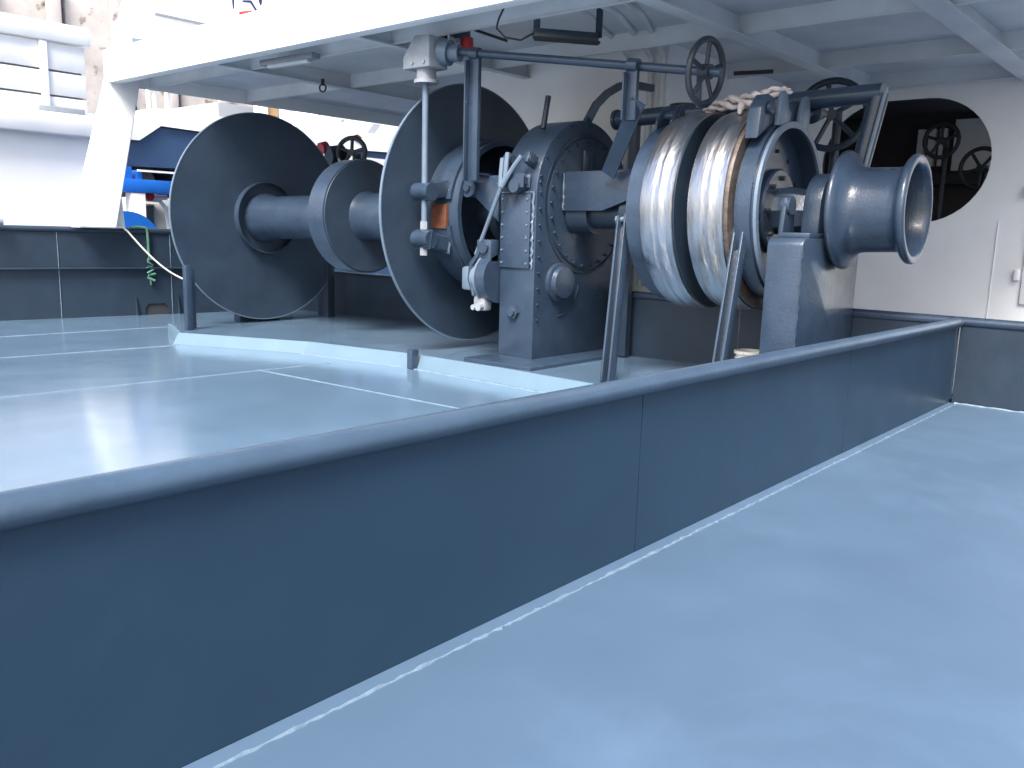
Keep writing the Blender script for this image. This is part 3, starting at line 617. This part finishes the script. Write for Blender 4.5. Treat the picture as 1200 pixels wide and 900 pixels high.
# warping head
H0, H1 = 3.235, 2.53
def hp(u): return H0 + (H1 - H0) * u
prof = [(H0, .13), (H0, .565), (H0 - .012, .582), (H0 - .04, .585), (H0 - .06, .57), (H0 - .085, .525), (H0 - .115, .475), (H0 - .155, .435), (H0 - .2, .418), (H0 - .26, .412), (2.72, .405), (2.675, .408), (2.645, .425), (2.625, .46), (2.61, .495), (2.59, .515), (2.56, .522), (2.538, .515), (2.53, .50), (2.53, .455), (2.545, .435), (2.60, .415), (2.75, .385), (3.0, .375), (3.05, .36), (3.05, .13)]
spool('warping_head', prof, MACH, 96, smooth=60)
bm = BM(); c = ax(3.0); cyl(bm, c, c - AD * .05, .2, n=20); obj('head_nut', bm, MACH, W)
# frame legs under the net drum end
bm = BM(); bar(bm, (6.80, 12.6, -.06), (6.80, 12.6, .95), .1, .1, bev=.006); bar(bm, (6.95, 12.75, -.06), (6.95, 12.75, .9), .05, .1); obj('drum_leg', bm, MACH, W)
bm = BM(); bar(bm, (9.9, 13.2, -.08), (9.9, 13.2, 1.0), .3, .16, bev=.01); obj('drum_leg', bm, DARK, W)
bm = BM(); box(bm, (8.1, 13.25, -.08), (8.9, 13.45, 1.6), .02); obj('end_pedestal', bm, DARK, W)
# lever behind the gearbox and guard strips
bm = BM(); cyl(bm, (8.37, 6.82, 2.85), (8.45, 6.82, 3.24), .035, n=12); obj('clutch_lever', bm, DARK, W)
bm = BM(); pts = [(9.0, 6.7, 2.85), (9.1, 6.68, 3.03), (9.2, 6.64, 3.22), (9.34, 6.58, 3.37), (9.52, 6.52, 3.48), (9.7, 6.45, 3.52), (9.98, 6.32, 3.50)]
for i in range(len(pts) - 1): bar(bm, pts[i], V(pts[i + 1]) + (V(pts[i + 1]) - V(pts[i])) * .06, .07, .09)
obj('curved_guard', bm, MACH, W)
bm = BM(); bar(bm, (7.84, 5.12, 2.98), (8.3, 5.78, 2.28), .17, .03, up=(1, .4, 0)); obj('stay_plate', bm, MACH, W)
# actuating rod with head right of the brake lugs
bm = BM(); cyl(bm, (8.9, 3.88, 2.88), (9.42, 3.88, 2.96), .045, n=12); obj('brake_rod', bm, MACH, W)
bm = BM(); cyl(bm, (9.35, 3.88, 2.95), (9.62, 3.86, 2.98), .11, .05, n=12); obj('rod_head', bm, MACH, W)
# ================================================================ PIPE FRAME
t = thing('bent_guard_rail', 'thick dark blue pipe rail bent down at its right end above the drums', 'pipe frame', (9.3, 3.4, 1.6))
bm = BM(); cyl(bm, (9.3, 6.36, 3.03), (9.3, 3.13, 3.10), .10, n=20); obj('top_pipe', bm, MACH, t)
bm = BM(); cyl(bm, (9.3, 6.36, 3.03), (9.3, 6.40, 3.03), .125, n=20); obj('end_cap', bm, MACH, t)
bm = BM(); cyl(bm, (9.3, 3.16, 3.10), (9.3, 3.42, 1.67), .095, n=20); obj('leg_pipe', bm, MACH, t)
bm = BM(); bar(bm, (9.21, 3.07, 3.14), (9.21, 3.32, 1.75), .02, .05); obj('edge_strip', bm, MACHL, t)
bm = BM(); bar(bm, (9.3, 6.1, .05), (9.3, 6.1, 2.95), .1, .1); bar(bm, (9.26, 5.6, 2.2), (9.26, 5.6, 2.95), .14, .06); obj('rear_post', bm, DARK, t)
# handwheels behind the pipe frame
for (c, r, rot, lab, mt) in [((11.8, 4.62, 3.27), .44, .5, 'large grey blue handwheel behind the right end of the pipe frame', DARK), ((11.8, 5.76, 3.28), .32, .1, 'dark handwheel peeking over the pipe frame behind the pale rag', RUBW)]:
    h = thing('valve_handwheel', lab, 'handwheel', (c[0] + .3, c[1], .0), group='handwheels behind the pipe frame')
    handwheel(h, c, (-1, -.25, 0), r, .045, 5, mt, rot, .07)
    bm = BM(); cyl(bm, c, (c[0] + .35, c[1] + .05, c[2]), .04, n=10); cyl(bm, (c[0] + .35, c[1] + .05, .0), (c[0] + .35, c[1] + .05, c[2] + .08), .06, n=12); obj('spindle_post', bm, mt, h)
# small pump and handwheel behind the net drum
h = thing('valve_handwheel', 'dark handwheel between the two big drum discs, on a pump stand', 'handwheel', (11.0, 13.8, -.08), group=None)
c = (10.6, 13.3, 3.0)
handwheel(h, c, (-1, -.6, .1), .27, .045, 5, RUBW, .3, .06)
bm = BM(); cyl(bm, c, (10.85, 13.45, 2.97), .05, n=10); cyl(bm, (10.85, 13.45, -.1), (10.85, 13.45, 3.0), .09, n=14); obj('spindle_post', bm, DARK, h)
bm = BM(); cyl(bm, (10.4, 13.75, 2.95), (10.7, 13.7, 3.0), .17, n=18); box(bm, (10.5, 13.5, 2.4), (10.9, 13.9, 2.85), .04); obj('pump_body', bm, DARK, h)
bm = BM(); cyl(bm, (10.36, 13.95, 3.08), (10.5, 13.95, 3.12), .11, n=14); obj('red_cap', bm, RED, h)
bm = BM(); tube(bm, [(10.4, 13.4, 2.75), (10.25, 13.25, 2.85), (10.2, 13.1, 2.75), (10.25, 13.0, 2.5)], .015, 6); obj('cable', bm, ROPEW, h)
# valve cluster behind the gearbox
t = thing('pipe_manifold', 'dark pipe valves standing between the gearbox and the left bright drum', 'valve', (10.2, 6.1, 0))
bm = BM(); cyl(bm, (9.85, 5.75, 0), (9.85, 5.75, 3.2), .1, n=14); cyl(bm, (9.85, 5.75, 3.2), (9.85, 5.75, 3.24), .18, n=14); obj('riser', bm, BLACK, t)
for z in (2.3, 2.6): 
    bm = BM(); cyl(bm, (9.7, 5.85, z), (9.6, 5.95, z), .09, n=10); obj('valve_bonnet', bm, BLACK, t)
bm = BM(); cyl(bm, (10.15, 5.72, 0), (10.15, 5.72, 3.15), .08, n=14); lathe(bm, [(0, .1), (0, .2), (.03, .2), (.03, .1)], (10.15, 5.72, 3.15), (0, 0, 1), 16); obj('riser', bm, BLACK, t)
# ================================================================ SMALL THINGS
# coaming on the deck
t = thing('deck_coaming', 'low pale blue coaming strip on the deck in front of the winch', 'coaming', (6.6, 8, 0))
cp = [(5.95, 11.1), (6.63, 8.95), (6.70, 7.33), (6.66, 5.95), (6.55, 2.3)]
cp = [(5.80, 11.10), (6.50, 9.1), (6.69, 7.35), (6.63, 5.95), (6.50, 4.6), (6.42, 2.3)]
for i in range(len(cp) - 1):
    (xa, ya), (xb, yb) = cp[i], cp[i + 1]; za, zb = camber(ya), camber(yb)
    bm = BM(); A = [(xa - .05, ya, za + .001), (xa + .03, ya, za + .15), (xa + .055, ya, za + .15), (xa + .055, ya, za + .001)]
    B = [(xb - .05, yb, zb + .001), (xb + .03, yb, zb + .15), (xb + .055, yb, zb + .15), (xb + .055, yb, zb + .001)]
    a_ = [bm.verts.new(p) for p in A]; b_ = [bm.verts.new(p) for p in B]
    for k in range(4): bm.faces.new((a_[k], a_[(k + 1) % 4], b_[(k + 1) % 4], b_[k]))
    bm.faces.new(a_[::-1]); bm.faces.new(b_); obj('coaming_plate', bm, DECKL, t)
bm = BM(); prism(bm, [(5.8, 11.1, camber(11)), (6.3, 12.3, camber(12.3)), (6.3, 12.3, camber(12.3) + .15), (5.83, 11.12, camber(11) + .15)], (.05, 0, 0)); obj('coaming_end', bm, DECKL, t)
bm = BM(); box(bm, (6.55, 7.16, .02), (6.66, 7.24, .24), .005); obj('drain_tab', bm, MACH, t)
bm = BM(); bead(bm, (6.42, 9.1, camber(9.1)), (6.61, 7.35, camber(7.35)), .01, .05, .5); bead(bm, (6.61, 7.35, camber(7.35)), (6.43, 4.6, camber(4.6)), .01, .05, .5); obj('coaming_weld', bm, BEAD, t)
# bucket
t = thing('bucket', 'cream plastic bucket standing on deck behind the foreground rail', 'bucket', (9.0, 4.22, .06))
bm = BM(); lathe(bm, [(0, .001), (0, .125), (.26, .15), (.26, .17), (.29, .17), (.295, .158), (.26, .142), (.02, .115), (.02, .001)], (9.0, 4.22, .062), (0, 0, 1), 36); obj('pail', bm, BUCK, t)
bm = BM(); lathe(bm, [(0, .152), (0, .162), (.01, .162), (.01, .152)], (9.0, 4.22, .27), (0, 0, 1), 36); obj('pail_rib', bm, BUCK, t)
bm = BM(); tube(bm, [(8.83, 4.22, .34), (8.85, 4.1, .25), (8.93, 4.03, .2), (9.02, 4.03, .2), (9.12, 4.1, .25), (9.16, 4.22, .34)], .004, 6); obj('bail', bm, GREYM, t)
# rag / twisted cloth on the drum
bm = BM(); random.seed(3)
base = [V((8.78, 4.86, 2.93)), V((8.74, 4.74, 2.975)), V((8.70, 4.60, 2.99)), V((8.62, 4.42, 2.985)), V((8.53, 4.2, 2.97)), V((8.47, 4.02, 3.0)), V((8.55, 3.90, 3.05)), V((8.72, 3.86, 3.06))]
for s_ in range(3):
    pts = []; rs = []
    for i in range(56):
        u = i / 55 * (len(base) - 1); k = min(int(u), len(base) - 2); p = base[k].lerp(base[k + 1], u - k)
        a_ = u * 1.5 + s_ * 2.09; wd = .02 + .03 * math.sin(math.pi * i / 55) + .008 * math.sin(i * .9 + s_)
        pts.append(p + V((math.cos(a_) * wd * 1.2, 0, math.sin(a_) * wd + .03))); rs.append((.011 + .021 * math.sin(math.pi * (i + 2) / 60)) * (1 + .22 * math.sin(i * .7 + s_ * 2)))
    tube(bm, pts, rs, 10)
tube(bm, [(8.52, 4.3, 2.99), (8.38, 4.22, 2.93), (8.3, 4.2, 2.86)], [.03, .04, .02], 8)
o = obj('twisted_rag', bm, CLOTH, smooth=80); o['label'] = 'pale pinkish twisted rag lying over the top of the bright drums'; o['category'] = 'rag'
# ropes on the left bulwark
bm = BM(); pts = [V((6.95, 15.45, 1.50)), V((7.1, 15.4, 1.51)), V((7.2, 15.38, 1.42))]
P0, P1 = V((7.2, 15.38, 1.42)), V((8.30, 14.9, .46))
for i in range(1, 15):
    u = i / 14; p = P0.lerp(P1, u); p.z -= .18 * math.sin(math.pi * u); pts.append(p)
tube(bm, pts, .016, 8); o = obj('white_rope', bm, ROPEW, smooth=80); o['label'] = 'thin white rope drooping from the bulwark top towards the big disc'; o['category'] = 'rope'
bm = BM(); tube(bm, [(7.28, 15.46, 1.49), (7.45, 15.44, 1.50), (7.56, 15.42, 1.49), (7.58, 15.41, 1.4), (7.59, 15.42, 1.1), (7.60, 15.42, .95)], .024, 8)
kn = [V((7.6 + .07 * math.cos(i * 1.9), 15.40 + .03 * math.sin(i * 2.3), .92 - i * .028 + .03 * math.sin(i * 1.3))) for i in range(14)]
tube(bm, kn, .024, 8); tube(bm, [(7.6, 15.42, .6), (7.61, 15.42, .45)], [.03, .012], 8)
o = obj('green_rope', bm, ROPEG, smooth=80); o['label'] = 'green knotted rope hung over the left bulwark beside the white rope'; o['category'] = 'rope'
bm = BM(); cyl(bm, (4.9, 15.7, 1.53), (5.28, 15.7, 1.53), .06, n=14); o = obj('grey_roller', bm, GREYM); o['label'] = 'short grey roller lying on the bulwark top at the left picture edge'; o['category'] = 'roller'
# ================================================================ BACKGROUND BOATS AND QUAY
t = thing('moored_white_boat', 'white hulled boat moored alongside at the left edge with planked bulwark', 'boat', (4, 19, -2.2))
bm = BM(); prism(bm, [(-14, 19.0, 3.3), (8.2, 19.0, 3.3), (8.0, 19.25, -2.2), (-14, 19.5, -2.2)], (0, 5, 0)); obj('hull', bm, HULLW, t)
bm = BM(); box(bm, (-14, 18.72, 3.3), (8.25, 19.3, 3.72), .03); obj('rubbing_strake', bm, WHITE, t)
for z0, z1 in [(3.74, 4.07), (4.09, 4.56), (4.58, 5.12)]:
    bm = BM(); box(bm, (-14, 19.05, z0 + .012), (8.2, 19.12, z1 - .012), .006); obj('bulwark_plank', bm, WHITE, t)
bm = BM(); box(bm, (-14, 19.13, 3.7), (8.15, 19.18, 5.1)); obj('bulwark_backing', bm, GREYM, t)
bm = BM(); box(bm, (-14, 18.95, 5.13), (8.3, 19.3, 5.5), .03); obj('cap_rail', bm, WHITE, t)
for x in (-2, 1.3, 4.6, 7.3):
    bm = BM(); box(bm, (x, 18.98, 3.73), (x + .14, 19.045, 5.12), .006); obj('bulwark_post', bm, WHITE, t)
bm = BM(); box(bm, (7.2, 18.95, 3.725), (8.1, 19.04, 3.86), .01); obj('fender_board', bm, GREYM, t)
bm = BM(); box(bm, (-12, 21.5, 4), (7.2, 25, 8.5), .1); obj('cabin', bm, HULLW, t)
# blue and white vessel
t = thing('moored_blue_boat', 'navy hulled boat with white bulwark moored behind the left drum disc', 'boat', (13, 20, -2.2))
bm = BM(); prism(bm, [(9.0, 20.1, 3.44), (9.78, 20.1, 3.43), (10.31, 20.1, 3.81), (14, 20.1, 3.72), (24, 20.1, 3.98), (24, 20.1, -1.5), (11.8, 20.1, -1.5), (11.3, 20.1, 2.9), (9.1, 20.1, 2.85)], (0, 3.5, 0)); obj('upper_hull', bm, NAVY, t)
bm = BM(); prism(bm, [(8.7, 20.0, 3.46), (9.75, 20.0, 3.45), (10.29, 20.0, 3.83), (14, 20.0, 3.74), (24, 20.0, 4.0), (24, 20.0, 4.55), (14, 20.0, 4.22), (10.15, 20.0, 4.22), (9.72, 20.0, 3.93), (8.7, 20.0, 3.93)], (0, 3.6, 0)); obj('white_bulwark', bm, WHITE, t)
bm = BM(); prism(bm, [(9.1, 20.4, 2.86), (10.3, 20.4, 2.9), (10.0, 20.4, 2.45), (9.75, 20.4, 2.2), (9.9, 20.4, 1.5), (9.7, 20.4, 1.4)], (0, 2.5, 0)); obj('hull_shadow', bm, UNDER, t)  # solid brown shape stands for the shadow beneath the navy hull
bm = BM(); cyl(bm, (10.05, 20.35, 2.55), (10.05, 20.5, 2.55), .22, n=20); obj('hawse_opening', bm, UNDER, t)
bm = BM(); prism(bm, [(14.9, 21, 3.9), (15.5, 21, 3.9), (16.6, 21, 4.9), (16.3, 21, 5.0), (15.2, 21, 4.5)], (0, 1.2, 0), .02); obj('winch_hood', bm, WHITE, t)
bm = BM(); box(bm, (15.9, 21.4, 3.9), (20, 23.5, 5.6), .05); cb = obj('cabin', bm, HULLW, t)
for x0, z0, x1, z1, sk in [(16.3, 4.72, 16.75, 5.02, 0), (17.3, 4.3, 17.85, 4.45, 0), (17.6, 4.45, 17.9, 4.85, .35)]:
    bm = BM(); prism(bm, [(x0, 21.38, z0), (x1, 21.38, z0), (x1 + sk, 21.38, z1), (x0 + sk, 21.38, z1)], (0, .03, 0)); obj('window', bm, GREYM, cb)
bm = BM(); prism(bm, [(15.95, 20.05, 4.08), (16.2, 19.98, 4.02), (16.25, 19.98, 4.15), (16.1, 19.98, 4.22), (15.9, 19.98, 4.15)], (0, -.05, 0)); obj('rust_mark', bm, RUST, t)
bm = BM(); box(bm, (13.35, 20.6, 4.2), (13.62, 20.9, 5.3), .03); obj('white_post', bm, WHITE, t)
bm = BM(); box(bm, (13.66, 20.7, 4.2), (13.98, 20.9, 5.2), .03); obj('timber_post', bm, paint('ochre_timber', (.38, .22, .10), .7), t)
bm = BM(); box(bm, (14.15, 20.6, 4.2), (14.4, 20.8, 5.2), .03); obj('white_post', bm, WHITE, t)
for x in (10.1, 10.55, 14.9, 16.0, 17.4, 18.3):
    bm = BM(); cyl(bm, (x, 20.2, 4.1), (x + .02, 20.2, 5.05 + (.5 if x < 11 else 0)), .035 if x > 11 else .05, n=8); obj('rail_stanchion', bm, WHITE, t)
bm = BM(); cyl(bm, (11.5, 20.2, 5.05), (20, 20.2, 5.0), .045, n=8); cyl(bm, (14.9, 20.2, 4.65), (20, 20.2, 4.65), .03, n=8); obj('guard_rail', bm, WHITE, t)
bm = BM(); bar(bm, (9.75, 20.2, 4.1), (9.45, 20.2, 5.2), .06, .06); obj('slanted_strut', bm, WHITE, t)
# own ship guard rail near the canopy edge
t = thing('side_guard_rail', 'thin white guard rail on the neighbouring deck along the canopy edge', 'railing', (12, 17, 3.6))
bm = BM(); tube(bm, [(9.6, 17, 4.27), (12.5, 17, 4.22), (18, 17, 4.14)], .035, 8); obj('top_rail', bm, WHITE, t)
for x in (11.0, 13.2, 15.2):
    bm = BM(); cyl(bm, (x, 17, 3.3), (x, 17, 4.24), .025, n=8); obj('stanchion', bm, WHITE, t)
bm = BM(); box(bm, (10.8, 16.9, 3.1), (18, 17.1, 3.3)); obj('rail_base', bm, WHITE, t)
# small blue work boat seen low between pillar and disc
t = thing('blue_work_boat', 'small work boat with bright blue beam and cream wheelhouse low behind the bulwark', 'boat', (9, 18.2, -2.2))
bm = BM(); box(bm, (7.9, 18.0, 2.2), (9.75, 18.3, 2.47), .01); obj('blue_beam', bm, BLUE, t)
bm = BM(); box(bm, (8.55, 18.02, -1), (8.86, 18.28, 2.19), .01); obj('white_post', bm, WHITE, t)
bm = BM(); box(bm, (8.45, 18.05, 2.475), (8.6, 18.25, 2.72)); box(bm, (8.7, 18.05, 2.475), (8.82, 18.25, 2.66)); obj('beam_post', bm, BLUE, t)
bm = BM(); box(bm, (8.7, 17.98, 2.63), (9.8, 18.02, 2.67)); obj('thin_rail', bm, WHITE, t)
bm = BM(); cyl(bm, (8.24, 17.6, 1.05), (8.24, 17.8, 1.05), .75, n=64); obj('blue_disc', bm, BLUE, t)
bm = BM(); box(bm, (8.85, 18.6, -1.5), (9.75, 20.0, 2.12), .03); wh = obj('wheelhouse', bm, CREAM, t)
bm = BM(); box(bm, (9.05, 18.57, 1.5), (9.32, 18.6, 1.98)); fr = obj('window_frame', bm, GREYM, wh)
bm = BM(); box(bm, (9.09, 18.555, 1.54), (9.28, 18.569, 1.94)); obj('pane', bm, GLASS, fr)
bm = BM(); tube(bm, [(9.1, 18.5, 2.08), (9.4, 18.5, 2.07), (9.55, 18.5, 1.9), (9.62, 18.5, 1.3)], .05, 10); obj('white_trim', bm, WHITE, wh)
bm = BM(); box(bm, (8.2, 18.7, -1.5), (8.54, 19.2, 2.05)); obj('grey_locker', bm, GREYM, t)
bm = BM(); box(bm, (8.0, 18.5, 1.98), (8.54, 18.7, 2.08)); obj('white_lintel', bm, WHITE, t)
bm = BM(); cyl(bm, (9.05, 18.2, 2.14), (9.05, 18.4, 2.14), .1, n=16); obj('red_float', bm, RED, t)
bm = BM(); box(bm, (9.2, 18.3, 2.08), (9.5, 18.5, 2.18), .02); obj('white_float', bm, WHITE, t)
bm = BM(); box(bm, (7.5, 17.9, -2.3), (11.5, 20.2, -.8), .1); obj('hull', bm, BLUE, t)
t = thing('distant_white_cabin', 'white cabin front with two narrow blue windows beside the left disc edge', 'cabin', (10.6, 22.5, -2.2))
bm = BM(); box(bm, (10.6, 22.5, -2.2), (12.5, 24, 3.15), .05); wh = obj('cabin_wall', bm, WHITE, t)
for x in (11.05, 11.25):
    bm = BM(); box(bm, (x, 22.47, 2.6), (x + .09, 22.5, 3.05)); obj('window', bm, BLUE if x < 11.2 else GREYM, wh)
# large white ship behind, only its upper works and partial lettering show above the canopy edge
t = thing('moored_white_ship', 'white upper works of a ship with purple and red marks above the canopy edge', 'ship', (18, 28, -2.2))
bm = BM(); box(bm, (12.9, 26, 5.75), (34, 26.8, 13.5), .06); uw = obj('upper_works', bm, HULLW, t)
bm = BM(); box(bm, (16.5, 28, -2.5), (34, 33, 5.74)); obj('lower_works', bm, HULLW, t)
bm = BM(); box(bm, (12.95, 25.93, 7.70), (15.1, 25.99, 7.765)); obj('seam_strip', bm, GREYM, uw)
for x in (13.35, 13.78):
    bm = BM(); cyl(bm, (x, 26.3, -2.3), (x, 26.3, 5.75), .07, n=10); obj('deck_post', bm, WHITE, t)
def mark(pts, mat):
    b = BM(); prism(b, [(x, 25.985, z) for x, z in pts], (0, .014, 0)); obj('painted_mark', b, mat, uw, smooth=0)
mark([(15.92, 8.66), (16.0, 8.70), (15.98, 8.42), (15.94, 8.40)], LETN)
mark([(16.17, 8.26), (16.68, 8.42), (16.68, 8.50), (16.17, 8.36)], LETR)
mark([(16.3, 8.74), (16.62, 8.80), (16.9, 8.46), (16.8, 8.46), (16.58, 8.72), (16.3, 8.68)], LETN)
mark([(16.85, 8.95), (17.05, 8.98), (16.99, 8.72), (16.95, 8.72)], LETN)
# quay
t = thing('quay_wall', 'tall grey concrete quay wall with pilasters beyond the moored boats', 'wall', (20, 40, -2.2))
for i in range(16):
    x = 6 + i * 2.6 + random.uniform(-.1, .1)
    bm = BM(); box(bm, (x + .02, 40, -2.4), (x + 2.58, 41, 11.3 if i % 3 else 11.8), .04); p_ = obj('wall_panel', bm, CONC, t)
    bm = BM(); box(bm, (x + 1.9, 39.7, -2.4), (x + 2.45, 39.99, 11.5), .05); obj('pilaster', bm, CONC, p_)
    bm = BM()
    for k in range(6):
        hx, hz = x + random.choice((.45, 1.35)) , 4.2 + (k // 2) * 1.3 + random.uniform(-.2, .2); cyl(bm, (hx, 39.99, hz), (hx, 39.97, hz), .085, n=10)
    obj('tie_hole', bm, BLACK, p_, kind='stuff')
bm = BM(); box(bm, (-60, 41.05, -2.4), (120, 140, 3.8)); obj('quay_ground', bm, QUAYTOP, kind='structure')
t = thing('blue_bollard_crane', 'tiny blue pipe stub against the quay wall beside the pillar', 'pipe', (18.2, 39, 4))
bm = BM(); cyl(bm, (18.55, 39.2, -2.3), (18.55, 39.2, 7.2), .22, n=12); obj('blue_pipe', bm, BLUE, t)
